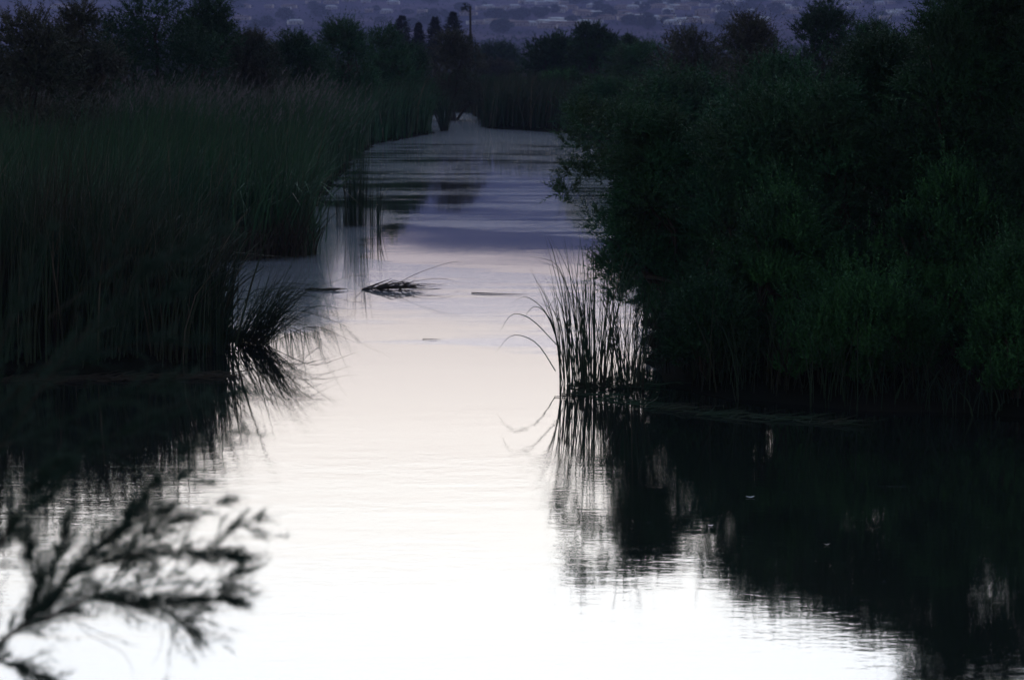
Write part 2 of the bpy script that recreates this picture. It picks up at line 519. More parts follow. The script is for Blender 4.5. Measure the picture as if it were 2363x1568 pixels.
def blades(roots, h, az_dir, bend, width, rng, segs=4, tint=None, tilt=0.0):
    """long narrow leaves / stalks: vectorised curved tapering strips, each crossing its own facing plane"""
    n = len(roots)
    t_ = np.linspace(0, 1, segs + 1)[None, :, None]
    hd = np.stack([np.cos(az_dir), np.sin(az_dir), np.zeros(n)], 1)[:, None, :]
    B = bend[:, None, None]; H = h[:, None, None]
    ang = B * t_ ** 1.6
    # arc integration
    dl = 1.0 / segs
    am = (tilt[:, None, None] if hasattr(tilt, 'shape') else tilt) + B * ((t_[:, 1:] + t_[:, :-1]) / 2) ** 1.5
    stp = hd * np.sin(am) + np.array([0, 0, 1.0]) * np.cos(am)
    P = np.concatenate([np.zeros((n, 1, 3)), np.cumsum(stp * dl, axis=1)], 1) * H + roots[:, None, :]
    fa = rng.uniform(0, math.pi, n)
    side = np.stack([np.cos(fa), np.sin(fa), np.zeros(n)], 1)[:, None, :]
    wd = width[:, None, None] * np.clip(1.05 - t_ ** 2.2, 0.06, 1)
    A = P - side * wd * 0.5; Bv = P + side * wd * 0.5
    V = np.stack([A, Bv], 2).reshape(-1, 3)         # n*(segs+1)*2
    i0 = (np.arange(n)[:, None] * (segs + 1) + np.arange(segs)[None, :]).ravel() * 2
    Q = np.stack([i0, i0 + 1, i0 + 3, i0 + 2], 1)
    ti = np.repeat(tint if tint is not None else rng.uniform(0, 1, n), (segs + 1) * 2)
    return V, Q, ti


def in_poly(n, poly, rng):
    poly = np.array(poly, float)
    lo, hi = poly.min(0), poly.max(0)
    out = np.zeros((0, 2))
    while len(out) < n:
        P = rng.uniform(lo, hi, (n * 2, 2))
        out = np.concatenate([out, P[signed_dist(P, poly) < 0]])
    return out[:n]


def reed_bed(name, label, poly, n, hmean, hvar, mat, seed, wid=0.02, bend=(0.1, 1.4), az0=0.0, azs=1.2, plume=0, dry=0.1, z0=0.0, cat='reed bed', segs=4, inland=0.0):
    rng = np.random.default_rng(seed)
    P = in_poly(n, poly, rng)
    P = P + 0.10 * rng.normal(size=P.shape) + 0.3 * np.stack([np.sin(P[:, 1] * 5 + P[:, 0] * 3), np.cos(P[:, 0] * 4.3)], 1) * rng.uniform(0, 1, (n, 1))
    # clumping: heights follow a soft field
    fld = 0.5 + 0.5 * np.sin(P[:, 0] * 1.1 + 1.3 * np.sin(P[:, 1] * 0.7)) * np.cos(P[:, 1] * 0.9 + P[:, 0] * 0.4)
    h = hmean * (1 + hvar * (fld - 0.5) * 1.2 + rng.normal(0, hvar * 0.35, n))
    h = np.maximum(h, 0.3)
    if inland: h = h * (1 + inland * np.clip((-P[:, 0] - 4.8) / 1.6, 0, 1))
    roots = np.column_stack([P, np.full(n, z0 - 0.05)])
    az_ = az0 + rng.normal(0, azs, n)
    bd = bend[0] + (bend[1] - bend[0]) * rng.uniform(0, 1, n) ** 1.8
    f2 = np.sin(P[:, 0] * 1.9 + 2 * np.sin(P[:, 1] * 0.45)) * np.sin(P[:, 1] * 1.1 + 1.0)
    az_ = az_ + 0.9 * f2
    bd = bd * (1 + 0.5 * np.sin(P[:, 0] * 0.8 + P[:, 1] * 0.5 + 2))
    tn = np.clip(0.42 + 0.3 * f2 + rng.normal(0, 0.18, n), 0, 0.85)
    tn = np.where(rng.uniform(size=n) < 0.07, 1.0, tn)
    V, Q, ti = blades(roots, h, az_, bd, wid * rng.uniform(0.5, 1.4, n), rng, segs, tn, np.abs(rng.normal(0, 0.10, n)))
    o = link(name, mesh_from(name, V, Q, mat, ti))
    tag(o, label, cat, kind='stuff')
    if plume:
        idx = rng.choice(n, plume, replace=False)
        idx = idx[np.argsort(-h[idx])]
        tips = V.reshape(n, segs + 1, 2, 3)[idx, -1].mean(1)
        d = np.column_stack([np.cos(az_[idx]) * 0.5, np.sin(az_[idx]) * 0.5, np.ones(len(idx))])
        Vp, Tp, tp = spray_mesh(tips - 0.05 * unit(d), d, np.full(len(idx), 0.34), 14, 0.09, 0.022, rng, rng.uniform(0, 1, len(idx)), droop=0.25, spread=0.45)
        tag(link('reed_plumes', mesh_from('reed_plumes', Vp, Tp, M['plume'], tp)), 'pale grey feathery flower plumes standing over the left reed bed', 'plumes', kind='stuff')
    return o


def clump(name, label, cat, centre, rad, n, h, bend, az0, azs, wid, mat, seed, ry=None, stuff=0, tilt=(0.0, 0.0), group=None, segs=7, hv=0.3):
    """a stand of reeds in the water: every blade is its own part"""
    rng = np.random.default_rng(seed)
    root = empty(name, (centre[0], centre[1], 0))
    tag(root, label, cat, group)
    n_all = n + stuff
    a = rng.uniform(0, 2 * math.pi, n_all); q = np.sqrt(rng.uniform(0, 1, n_all))
    x = centre[0] + np.cos(a) * q * rad; y = centre[1] + np.sin(a) * q * (ry or rad)
    roots = np.column_stack([x, y, np.full(n_all, -0.06)])
    hh = h * (1 - hv + rng.uniform(0, 1, n_all) ** 0.7 * hv * 1.25)
    bd = bend[0] + (bend[1] - bend[0]) * rng.uniform(0, 1, n_all) ** 1.4
    az_ = a + rng.normal(0, 0.5, n_all) if azs > 0.95 else az0 + rng.normal(0, azs, n_all)
    V, Q, ti = blades(roots, hh, az_, bd, wid * rng.uniform(0.6, 1.25, n_all), rng, segs, None, rng.uniform(tilt[0], tilt[1] + 1e-6, n_all))
    per = (segs + 1) * 2
    for i in range(n):
        q_ = Q[i * segs:(i + 1) * segs] - i * per
        link('reed_blade', mesh_from('reed_blade', V[i * per:(i + 1) * per], q_, mat, ti[i * per:(i + 1) * per]), root)
    if stuff:
        Vs = V[n * per:]; Qs = Q[n * segs:] - n * per
        o = link('reed_blades', mesh_from('reed_blades', Vs, Qs, mat, ti[n * per:]), root)
        o['kind'] = 'stuff'
    return root, rng


def blade_along(pts, wid, mat, parent, tint=0.5, name='reed_blade'):
    """one hand-placed blade through given points"""
    P = np.array(pts, float)
    # smooth the polyline
    tt = np.linspace(0, len(P) - 1, 12)
    sm = np.stack([np.interp(tt, np.arange(len(P)), P[:, i]) for i in range(3)], 1)
    for _ in range(2):
        sm[1:-1] = (sm[:-2] + 2 * sm[1:-1] + sm[2:]) / 4
    r = wid * 0.5 * np.clip(1.05 - np.linspace(0, 1, 12) ** 2.2, 0.12, 1)
    V, T = tube(sm, r, 3)
    return link(name, mesh_from(name, V, T, mat, np.full(len(V), tint)), parent)


# ------------------------------------------------------------------ reed beds (nobody could count them)
reed_bed('reed_bed', 'low dark reeds along the near left waterline',
         [(-4.3, 28.9), (-3.9, 31.0), (-4.3, 33.0), (-6.7, 33.9), (-14, 34), (-14, 28.6), (-7, 28.5)], 12000, 1.72, 0.45, M['reed_dark'], 21, inland=0.32, wid=0.022, az0=0.3, bend=(0.1, 1.3))
reed_bed('reed_bed', 'tall green reeds on the left bank behind the small inlet',
         [(-3.95, 44.3), (-4.9, 43.7), (-7.0, 42.6), (-6.8, 34.4), (-14.5, 34.5), (-16, 46), (-16, 58), (-5.2, 58), (-4.4, 48)], 26000, 2.15, 0.42, M['reed'], 22, wid=0.026, az0=0.2, azs=1.0, bend=(0.1, 1.9))
reed_bed('reed_bed', 'wide stand of reeds farther back on the left bank with plumed tops',
         [(-5.3, 58), (-5.5, 74), (-24, 74), (-20, 58)], 20000, 2.45, 0.3, M['reed'], 23, wid=0.034, az0=0.2, azs=0.9, plume=5000)
reed_bed('reed_bed', 'far reeds on the left bank where the canal narrows',
         [(-5.6, 70), (-5.5, 78), (-5.5, 92), (-4.4, 98), (-3.6, 103.3), (-5, 112), (-26, 112), (-26, 74), (-6, 72)], 20000, 2.4, 0.22, M['reed'], 24, wid=0.045, az0=0.2, azs=1.0)
reed_bed('reed_bed', 'dark block of reeds on the right side of the far bend',
         [(-1.3, 109.0), (0.5, 106.6), (2.6, 103.4), (9, 104), (9, 124), (-2.0, 129), (-1.5, 119)], 7000, 2.35, 0.2, M['reed_dark'], 25, wid=0.045)
reed_bed('reed_bed', 'low reeds closing off the canal at its far end',
         [(-9, 130), (-4.4, 131), (-3.6, 134), (-2.8, 131), (-0.8, 124), (9, 122), (12, 146), (-14, 146)], 6000, 1.9, 0.25, M['reed_dark'], 26, wid=0.05)
reed_bed('reed_bed', 'dark sedges and bent leaves at the foot of the right bank bushes',
         [(1.9, 28.6), (2.4, 26.4), (4.1, 25.5), (8, 24.5), (12, 23.6), (12, 25.6), (5, 27.0), (3, 30), (2.4, 36), (2.1, 36)], 3000, 0.95, 0.7, M['sedge'], 27, wid=0.014, az0=-2.4, azs=1.6, bend=(0.2, 2.6))
reed_bed('reed_bed', 'dry brown fallen reeds at the base of the left reed bank',
         [(-3.9, 43.8), (-7.0, 42.3), (-7.0, 43.2), (-4.1, 44.6)], 900, 0.8, 0.5, M['dry_reed'], 28, wid=0.02, az0=-1.2, azs=1.2, bend=(0.4, 2.0))

# ------------------------------------------------------------------ reed clumps standing in the water
MR = M['reed_dark']
p = on_water(1372, 884)
tall, _ = clump('reed_clump', 'tall dark reed clump standing in the water left of the right bank bushes', 'reeds', (p.x, p.y), 0.22, 95, 1.75, (0.02, 0.7), 2.6, 1.3, 0.012, MR, 31, ry=0.6, tilt=(0.0, 0.12), hv=0.55)
# hand-placed blades arching out over the bright water
for pts in ([(1300, 905), (1285, 770), (1225, 615)], [(1308, 905), (1270, 700), (1222, 620)], [(1312, 880), (1300, 700), (1256, 540)],
            [(1300, 905), (1280, 735), (1215, 675), (1178, 700)], [(1290, 800), (1225, 730), (1180, 718), (1156, 760)],
            [(1282, 855), (1240, 785), (1180, 765), (1144, 812)], [(1318, 900), (1290, 740), (1240, 640)], [(1325, 905), (1305, 700), (1275, 570), (1262, 545)],
            [(1330, 900), (1330, 650), (1340, 540)], [(1345, 900), (1352, 640), (1334, 520)], [(1300, 830), (1265, 720), (1230, 700), (1205, 740)],
            [(1335, 900), (1310, 760), (1290, 690)], [(1310, 880), (1318, 700), (1290, 600), (1215, 590)]):
    blade_along([at_depth(x, y, p.y + 0.02 * i) for i, (x, y) in enumerate(pts)], 0.014, MR, tall, 0.4)
rk = np.random.default_rng(61)
for i in range(34):            # snapped and crossing leaves
    x0 = rk.uniform(1310, 1475); y0 = rk.uniform(880, 900); dx = rk.uniform(-55, 55); hh_ = rk.uniform(120, 300)
    kx, ky = x0 + dx, y0 - hh_
    sx_ = rk.uniform(15, 70) * (1 if rk.uniform() < 0.4 else -1)
    blade_along([at_depth(x0, y0, p.y), at_depth(x0 + dx * 0.45, y0 - hh_ * 0.55, p.y), at_depth(kx, ky, p.y), at_depth(kx + sx_, ky + rk.uniform(-30, 70), p.y + rk.uniform(-0.2, 0.2))],
                rk.uniform(0.009, 0.016), MR, tall, rk.uniform(0, 1))
p = on_water(1452, 890)
clump('reed_clump', 'second reed clump right beside the bushes, leaning apart at the top', 'reeds', (p.x, p.y), 0.17, 70, 1.5, (0.02, 0.9), 1.2, 1.5, 0.012, MR, 32, ry=0.6, tilt=(0.0, 0.2), hv=0.6)
p = on_water(1310, 912)
clump('reed_clump', 'thin loose reeds on the open water side of the tall clump', 'reeds', (p.x, p.y), 0.10, 22, 1.55, (0.05, 0.8), 2.9, 0.5, 0.014, MR, 33, ry=0.2)

p = on_water(575, 792)
lean_c, rg = clump('reed_clump', 'wind-bent sedge clump leaning right over the water on the left side', 'reeds', (p.x, p.y), 0.22, 170, 1.45, (0.0, 1.3), -0.1, 0.35, 0.012, MR, 34, ry=0.25, tilt=(0.25, 0.85), hv=0.5)
for i in range(70):
    x0, y0 = 480 + rg.uniform(0, 140), 782 + rg.uniform(-8, 4)
    dx = rg.uniform(60, 220); dy = -rg.uniform(0, 130)
    pm = (x0 + dx * 0.5, y0 + dy * 0.75 - 30)
    Yb = on_water(x0, 796).y
    blade_along([at_depth(x0, y0 + 12, Yb), at_depth(*pm, Yb + rg.uniform(-0.3, 0.3)), at_depth(x0 + dx, min(y0 + dy + rg.uniform(0, 25), 792), Yb + rg.uniform(-0.3, 0.3))], 0.012, MR, lean_c, rg.uniform(0, 1))
p = on_water(455, 815)
clump('reed_clump', 'upright sedge clump at the edge of the left inlet', 'reeds', (p.x, p.y), 0.38, 150, 1.15, (0.02, 0.8), 0.2, 0.9, 0.014, MR, 35, ry=0.5)
p = on_water(822, 519)
clump('reed_clump', 'narrow dark green reed column standing in mid channel', 'reeds', (p.x, p.y), 0.26, 95, 2.1, (0.02, 0.45), 2.0, 1.6, 0.017, MR, 36, ry=0.3, hv=0.5)
p = on_water(862, 518)
clump('reed_clump', 'shorter fan of thin reeds beside the mid-channel reed column', 'reeds', (p.x, p.y), 0.22, 34, 1.35, (0.02, 0.7), 0.2, 1.0, 0.018, MR, 37, ry=0.2)
p = on_water(795, 520)
clump('reed_clump', 'sparse short reeds on the left of the mid-channel column', 'reeds', (p.x, p.y), 0.22, 22, 0.9, (0.05, 0.6), 2.8, 0.7, 0.016, MR, 38, ry=0.2)
p = on_water(712, 586)
edge, rg = clump('reed_clump', 'arching grass blades spilling from the corner of the left reed bank', 'reeds', (p.x, p.y), 0.25, 60, 1.2, (0.5, 2.1), 0.0, 0.6, 0.016, M['reed'], 39, ry=0.3)
p = on_water(1025, 301)
clump('reed_clump', 'lone reed tuft in the gap of the far bend', 'reeds', (p.x, p.y), 0.16, 130, 2.1, (0.1, 1.3), 2.5, 1.6, 0.03, MR, 40, ry=0.3, tilt=(0.0, 0.35), hv=0.5)

# ------------------------------------------------------------------ driftwood and floating bits
p0 = on_water(900, 668)
drift = tag(empty('driftwood_pile', p0), 'dark tangle of broken reeds and sticks snagged in mid channel', 'driftwood')
rg = np.random.default_rng(50)
Yd = p0.y
for pts, w in (([(835, 668), (870, 655), (905, 641)], 0.035), ([(835, 668), (890, 662), (1020, 668)], 0.02), ([(850, 670), (930, 662), (1070, 668)], 0.02),
               ([(905, 660), (960, 630), (1040, 603), (1068, 602)], 0.012), ([(880, 668), (950, 648), (1010, 640), (1050, 645), (1070, 668)], 0.010),
               ([(900, 665), (955, 650), (958, 634)], 0.012), ([(840, 668), (810, 640), (850, 628), (880, 650)], 0.009), ([(720, 668), (768, 650), (828, 628), (870, 655)], 0.009),
               ([(845, 669), (910, 655), (960, 640)], 0.012), ([(870, 669), (930, 652), (1000, 662)], 0.014), ([(860, 666), (900, 650), (870, 664)], 0.03)):
    blade_along([at_depth(x, y, Yd + 0.1 * i) for i, (x, y) in enumerate(pts)], w, M['bark'], drift, 0.3, 'stick')
for i in range(34):
    x0 = rg.uniform(838, 930); L_ = rg.uniform(30, 130)
    y0 = 667 - rg.uniform(0, 10) * max(0, 1 - abs(x0 - 890) / 60)
    blade_along([at_depth(x0, y0, Yd + rg.uniform(-.2, .3)), at_depth(x0 + L_ * 0.5, y0 - rg.uniform(0, 16), Yd), at_depth(x0 + L_, min(668, y0 + rg.uniform(-14, 3)), Yd + rg.uniform(-.3, .3))],
                rg.uniform(0.008, 0.022), M['bark'], drift, 0.3, 'stick')
p0 = on_water(750, 668)
fl = tag(empty('floating_reed_mat', p0), 'thin dark line of floating reed litter left of the snagged tangle', 'debris')
for i in range(16):
    x0 = rg.uniform(700, 775); L_ = rg.uniform(15, 40)
    a, b_ = on_water(x0, 668 + rg.uniform(-2, 2), 0.012), on_water(x0 + L_, 668 + rg.uniform(-2, 2), 0.015)
    blade_along([a, (a + b_) / 2 + Vector((0, 0, 0.02)), b_], rg.uniform(0.02, 0.035), M['bark'], fl, 0.3, 'reed_piece')
p0 = on_water(1160, 677)
fs = empty('floating_stalk', p0); tag(fs, 'single long stalk floating right of the snagged tangle', 'stalk')
blade_along([on_water(1088, 675, 0.01), on_water(1150, 677, 0.012), on_water(1222, 678, 0.01)], 0.022, M['bark'], fs, 0.3, 'stem')
for (x0, x1, y), lb in zip([(975, 1020, 781), (1290, 1345, 829), (1280, 1332, 914), (575, 690, 592)],
                          ['short thin stalk floating in the bright open water', 'thin floating stalk touching the tall reed clump', 'floating stalk lying at the foot of the tall reed clump', 'dark stick lying in the inlet below the left reed bank']):
    fs = empty('floating_stalk', on_water((x0 + x1) / 2, y)); tag(fs, lb, 'stalk')
    a, b_ = on_water(x0, y, 0.008), on_water(x1, y + 1, 0.008)
    blade_along([a, (a + b_) / 2 + Vector((0, 0.01, 0.004)), b_], 0.012, M['bark'], fs, 0.3, 'stem')


def litter(name, label, x0, x1, yf, n, seed, mat):
    rng = np.random.default_rng(seed)
    parts = []
    for i in range(n):
        xd = rng.uniform(x0, x1); yd = yf(xd) + rng.normal(0, 3)
        a = on_water(xd, yd, rng.uniform(0.005, 0.02)); L_ = rng.uniform(0.1, 0.6); th_ = rng.normal(0, 0.5)
        b_ = a + Vector((L_ * math.cos(th_), L_ * math.sin(th_), rng.uniform(-0.01, 0.06)))
        P = wiggle(a, b_, rng, 4, 0.03)
        parts.append(tube(P, np.linspace(0.008, 0.003, 4) * rng.uniform(0.5, 1.2), 3))
    V, T = merge(parts)
    tag(link(name, mesh_from(name, V, T, mat, rng.uniform(0, 1, len(V)))), label, 'reed litter', kind='stuff')


litter('reed_litter', 'pale broken reed pieces floating along the near left waterline', 0, 500, lambda x: 876 - 0.02 * x, 200, 71, M['dry_reed'])
litter('reed_litter', 'thin broken reeds floating at the foot of the right bank bushes', 1290, 1960, lambda x: 905 + min(1, max(0, (x - 1290) / 350)) * 52 + max(0, x - 1640) * 0.06, 130, 72, MR)
litter('reed_litter', 'scattered stems drifting by the tall reed clump', 1290, 1500, lambda x: 888, 40, 73, MR)


def leaf_float(xd, yd, lx, ly, label, mat):
    c = on_water(xd, yd, 0.0)
    V = []; n = 8
    for i in range(n):
        a = i * 2 * math.pi / n
        V.append((c.x + math.cos(a) * lx * 0.5, c.y + math.sin(a) * ly * 0.5, 0.012 + 0.006 * math.cos(2 * a)))
    V.append((c.x, c.y, 0.006))
    T = [(i, (i + 1) % n, n) for i in range(n)]
    o = link('floating_leaf', mesh_from('floating_leaf', V, T, mat, np.full(9, 0.9)), None, c)
    tag(o, label, 'leaf', 'leaves floating on the dark water')


leaf_float(1731, 1147, 0.085, 0.03, 'pale leaf floating on the dark reflection, brightest of the few', M['metal_roof'])
leaf_float(1640, 1213, 0.05, 0.02, 'small pale leaf nearest the left edge of the dark reflection', M['stucco'])
leaf_float(1908, 1257, 0.05, 0.02, 'faint leaf floating farthest right in the dark reflection', M['adobe'])

# ------------------------------------------------------------------ shrubs and trees
# (label, name, category, x px of crown middle, depth, top px, half width px, material, options)
GB = {'l': 'trees and bushes behind the left reeds', 'r': 'tamarisks on the right bank', 'g': 'bright green bushes at the right water edge'}


def plant(kind, label, xd, Yd, top, hw, mat, seed, grp, **kw):
    sc_px = F_PX / Yd * 1.0
    xw = (xd * S - 512) / F_PX * Yd
    base = (xw, Yd, 0.15)
    h = max(0.5, at_depth(xd, top, Yd).z - 0.15)
    h *= 1.07
    rx = hw * S / F_PX * Yd * (1.25 if Yd > 40 else 1.05)
    cat = kw.pop('cat', 'bush')
    return bush(kind, label, cat, GB.get(grp, grp), base, h, rx, kw.pop('ry', rx * 0.8), M[mat], seed, **kw)


far_kw = dict(leaf=(0.22, 0.08), spray_l=0.5, k=16, tris=18000, lobes=26, lobe_r=0.42)
mid_kw = dict(leaf=(0.13, 0.045), spray_l=0.45, k=18, tris=40000, lobes=34, lobe_r=0.40)
near_kw = dict(leaf=(0.07, 0.022), spray_l=0.32, k=22, tris=80000, lobes=48, lobe_r=0.32)
# left, back to front
plant('tree', 'low dark tree line bush in the dip left of centre', 590, 150, 68, 90, 'dark_green', 101, 'l', **far_kw)
plant('tamarisk', 'feathery grey tamarisk at the far left edge behind the reeds', 70, 58, 26, 150, 'tamarisk_grey', 102, 'l', spike=0.6, **mid_kw)
plant('tamarisk', 'slim grey tamarisk with pointed tips between the left edge and the big dark tree', 190, 66, 8, 90, 'tamarisk_grey', 103, 'l', spike=0.7, **mid_kw)
plant('tree', 'largest dark round tree behind the left reeds, cut by the top edge', 350, 78, -45, 175, 'dark_green', 104, 'l', cat='tree', **{**mid_kw, 'tris': 60000, 'lobes': 46})
plant('tree', 'second trunk-heavy part of dark foliage right of the largest left tree', 480, 82, -22, 85, 'dark_green', 105, 'l', cat='tree', **mid_kw)
plant('tamarisk', 'low brownish tamarisk in the gap right of the big left tree', 575, 88, 62, 80, 'tamarisk_grey', 106, 'l', **mid_kw)
plant('bush', 'dark dense bush with a flat top left of centre', 690, 92, 56, 80, 'dark_green', 107, 'l', **mid_kw)
plant('bush', 'green bush with two pointed tips behind the left reeds', 790, 98, 38, 80, 'tamarisk', 108, 'l', spike=0.8, **mid_kw)
plant('bush', 'rounded green bush below the far pines', 890, 104, 48, 80, 'tamarisk', 109, 'l', spike=0.7, **mid_kw)
plant('tamarisk', 'light feathery tamarisk right in front of the far pines', 1040, 120, 72, 80, 'tamarisk_grey', 110, 'l', **mid_kw)
plant('bush', 'small dark bush under the light feathery tamarisk', 950, 112, 100, 60, 'dark_green', 111, 'l', **mid_kw)
plant('bush', 'low dusky bush closing the left of the far bend', 1070, 148, 160, 85, 'tamarisk', 112, 'l', skirt=0.0, stems=2, **far_kw)
# centre far
plant('tree', 'hazy dark bush just right of the thin pole tree', 1150, 260, 92, 60, 'dark_green', 113, 'trees in the middle distance', cat='tree', **{**far_kw, 'leaf': (0.35, 0.12), 'spray_l': 0.8})
plant('bush', 'pale grey low scrub in the gap above the far bend', 1140, 200, 135, 60, 'tamarisk_grey', 114, 'trees in the middle distance', **{**far_kw, 'leaf': (0.28, 0.1)})
plant('tree', 'round dark green tree right of the far bend', 1285, 150, 72, 85, 'dark_green', 115, 'trees in the middle distance', cat='tree', **{**far_kw, 'tris': 30000})
plant('tree', 'taller right half of the paired dark trees beyond the bend', 1365, 146, 44, 60, 'dark_green', 116, 'trees in the middle distance', cat='tree', **{**far_kw, 'tris': 24000})
plant('tree', 'small pointed dark tree right of the paired dark trees', 1450, 150, 66, 42, 'dark_green', 117, 'trees in the middle distance', cat='tree', **far_kw)
plant('bush', 'yellow-green bush at the far bend', 1300, 120, 152, 75, 'bright_green', 118, 'g', **far_kw)
# right, back to front
plant('tamarisk', 'low dusky tamarisk right of the far bend in front of the pointed tree', 1480, 115, 78, 100, 'tamarisk', 119, 'r', **mid_kw)
plant('tamarisk', 'grey-tipped tamarisk with plume-like tops right of centre', 1590, 92, 60, 95, 'tamarisk_grey', 120, 'r', spike=0.9, **mid_kw)
plant('tamarisk', 'grey-tipped tamarisk with a ragged top below the pale houses', 1720, 84, 30, 95, 'tamarisk_grey', 121, 'r', spike=0.9, **mid_kw)
plant('tree', 'dark tree whose tip rises over the right tamarisks', 1900, 88, 2, 80, 'dark_green', 122, 'r', cat='tree', spike=0.9, **mid_kw)
plant('tamarisk', 'ragged tamarisk in the notch before the tall right tree', 2010, 76, 44, 70, 'tamarisk', 123, 'r', spike=0.9, **mid_kw)
plant('tree', 'tallest tree at the top right corner, cut by the top edge', 2240, 62, -45, 160, 'tamarisk', 124, 'r', cat='tree', spike=0.8, **{**mid_kw, 'tris': 70000, 'lobes': 46})
plant('tree', 'dark tree running off the right edge under the tallest one', 2400, 50, -60, 150, 'dark_green', 125, 'r', cat='tree', **{**mid_kw, 'tris': 60000})
plant('tamarisk', 'green tamarisk in the second row over the far water edge', 1400, 82, 168, 100, 'tamarisk', 126, 'r', **mid_kw)
plant('tamarisk', 'broad tamarisk in the middle of the right bank', 1560, 62, 150, 150, 'tamarisk', 127, 'r', spike=0.6, **{**mid_kw, 'tris': 70000, 'lobes': 50})
plant('tamarisk', 'broad grey-green tamarisk right of the middle of the right bank', 1800, 54, 120, 160, 'tamarisk', 128, 'r', spike=0.7, **{**mid_kw, 'tris': 80000, 'lobes': 50})
plant('tamarisk', 'tall tamarisk before the tallest tree at the right', 2080, 46, 90, 170, 'tamarisk', 129, 'r', spike=0.7, **{**mid_kw, 'tris': 80000, 'lobes': 50})
yov = 31.0
ov = [(*at_depth(1335, 270, yov), 0.16), (*at_depth(1312, 330, yov), 0.10), (*at_depth(1370, 300, yov), 0.26), (*at_depth(1390, 400, yov), 0.30), (*at_depth(1335, 400, yov), 0.20), (*at_depth(1450, 300, yov), 0.30), (*at_depth(1330, 350, yov), 0.12),
      (*at_depth(1305, 445, yov), 0.15), (*at_depth(1300, 470, yov - 0.2), 0.09), (*at_depth(1365, 500, yov), 0.13), (*at_depth(1420, 550, yov), 0.18), (*at_depth(1475, 610, yov), 0.28), (*at_depth(1490, 460, yov), 0.3)]
plant('tamarisk', 'tamarisk overhanging the channel with fine twigs above the tall reed clump', 1575, 31.5, 252, 172, 'tamarisk', 130, 'r', spike=0.5, extra=ov, lean=(-0.5, 0), **{**near_kw, 'tris': 130000, 'lobes': 56})
plant('tamarisk', 'wide dark tamarisk filling the middle of the near right bank', 1780, 30.5, 172, 235, 'tamarisk', 131, 'r', spike=0.5, **{**near_kw, 'tris': 120000, 'lobes': 60})
plant('tamarisk', 'dark tamarisk rising behind the bright bushes at the right', 2050, 31.5, 75, 225, 'dark_green', 132, 'r', spike=0.5, **{**near_kw, 'tris': 120000, 'lobes': 60})
plant('tamarisk', 'dense dark tamarisk at the right edge of the near bank', 2300, 30.0, -60, 260, 'dark_green', 133, 'r', spike=0.5, **{**near_kw, 'tris': 150000, 'lobes': 90})
plant('tamarisk', 'dark leafy tamarisk between the wide one and the one behind the bright bushes', 1915, 30.0, 190, 150, 'tamarisk', 139, 'r', spike=0.5, **{**near_kw, 'tris': 60000, 'lobes': 50})
plant('tamarisk', 'tall dark tamarisk wedged before the right-edge one', 2170, 29.6, -10, 170, 'dark_green', 140, 'r', spike=0.5, **{**near_kw, 'tris': 80000, 'lobes': 60})
plant('bush', 'low dark thicket under the right-edge tamarisk', 2440, 28.5, 250, 220, 'dark_green', 141, 'r', spike=0.5, **{**near_kw, 'tris': 80000, 'lobes': 60})
gk = {**near_kw, 'leaf': (0.060, 0.026), 'spray_l': 0.24, 'lobe_r': 0.20, 'up': 1.3, 'droop': 0.0, 'tris': 80000, 'lobes': 80, 'spike': 0.9}
plant('bush', 'rounded light green bush nearest the tall reeds on the right bank', 1810, 28.0, 462, 160, 'bright_green', 134, 'g', **gk)
plant('bush', 'light green bush with upright shoots at mid height of the right edge', 2200, 28.2, 400, 210, 'bright_green', 135, 'g', **gk)
plant('bush', 'low green bush at the waterline in the middle of the right bank', 2000, 26.6, 645, 185, 'bright_green', 136, 'g', **gk)
plant('bush', 'green bush with pointed shoots cut by the right edge', 2350, 25.6, 590, 110, 'bright_green', 137, 'g', **gk)
plant('bush', 'small dark bush at the waterline behind the sedges', 1640, 27.4, 640, 110, 'dark_green', 138, 'r', **{**near_kw, 'tris': 50000})

# far pines and the thin pole tree
def pine(label, xd, top, bot, Yd, hw, seed):
    rng = np.random.default_rng(seed)
    bx = (xd * S - 512) / F_PX * Yd
    zt = at_depth(xd, top, Yd).z
    root = tag(empty('pine_tree', (bx, Yd, 0)), label, 'tree', 'dark pines beyond the left bushes')
    rad = hw * S / F_PX * Yd
    n = 420
    t_ = rng.uniform(0.3, 1, n)
    a = rng.uniform(0, 2 * math.pi, n)
    r = rad * 1.9 * (1 - t_) ** 0.55 * rng.uniform(0.4, 1.1, n)
    roots = np.column_stack([bx + r * 0.3 * np.cos(a), Yd + r * 0.3 * np.sin(a), zt * t_])
    dirs = np.column_stack([np.cos(a), np.sin(a), rng.uniform(-0.1, 0.6, n)])
    V, T, ti = spray_mesh(roots, dirs, np.maximum(0.3, r * 0.8), 16, 0.30, 0.12, rng, rng.uniform(0, 1, n), droop=0.15)
    link('crown', mesh_from('crown', V, T, M['pine'], ti), root)
    V, T = tube(wiggle((bx, Yd, -0.5), (bx, Yd, zt * 0.97), rng, 7, 0.006), np.linspace(0.3, 0.05, 7))
    link('trunk', mesh_from('trunk', V, T, M['bark']), root)


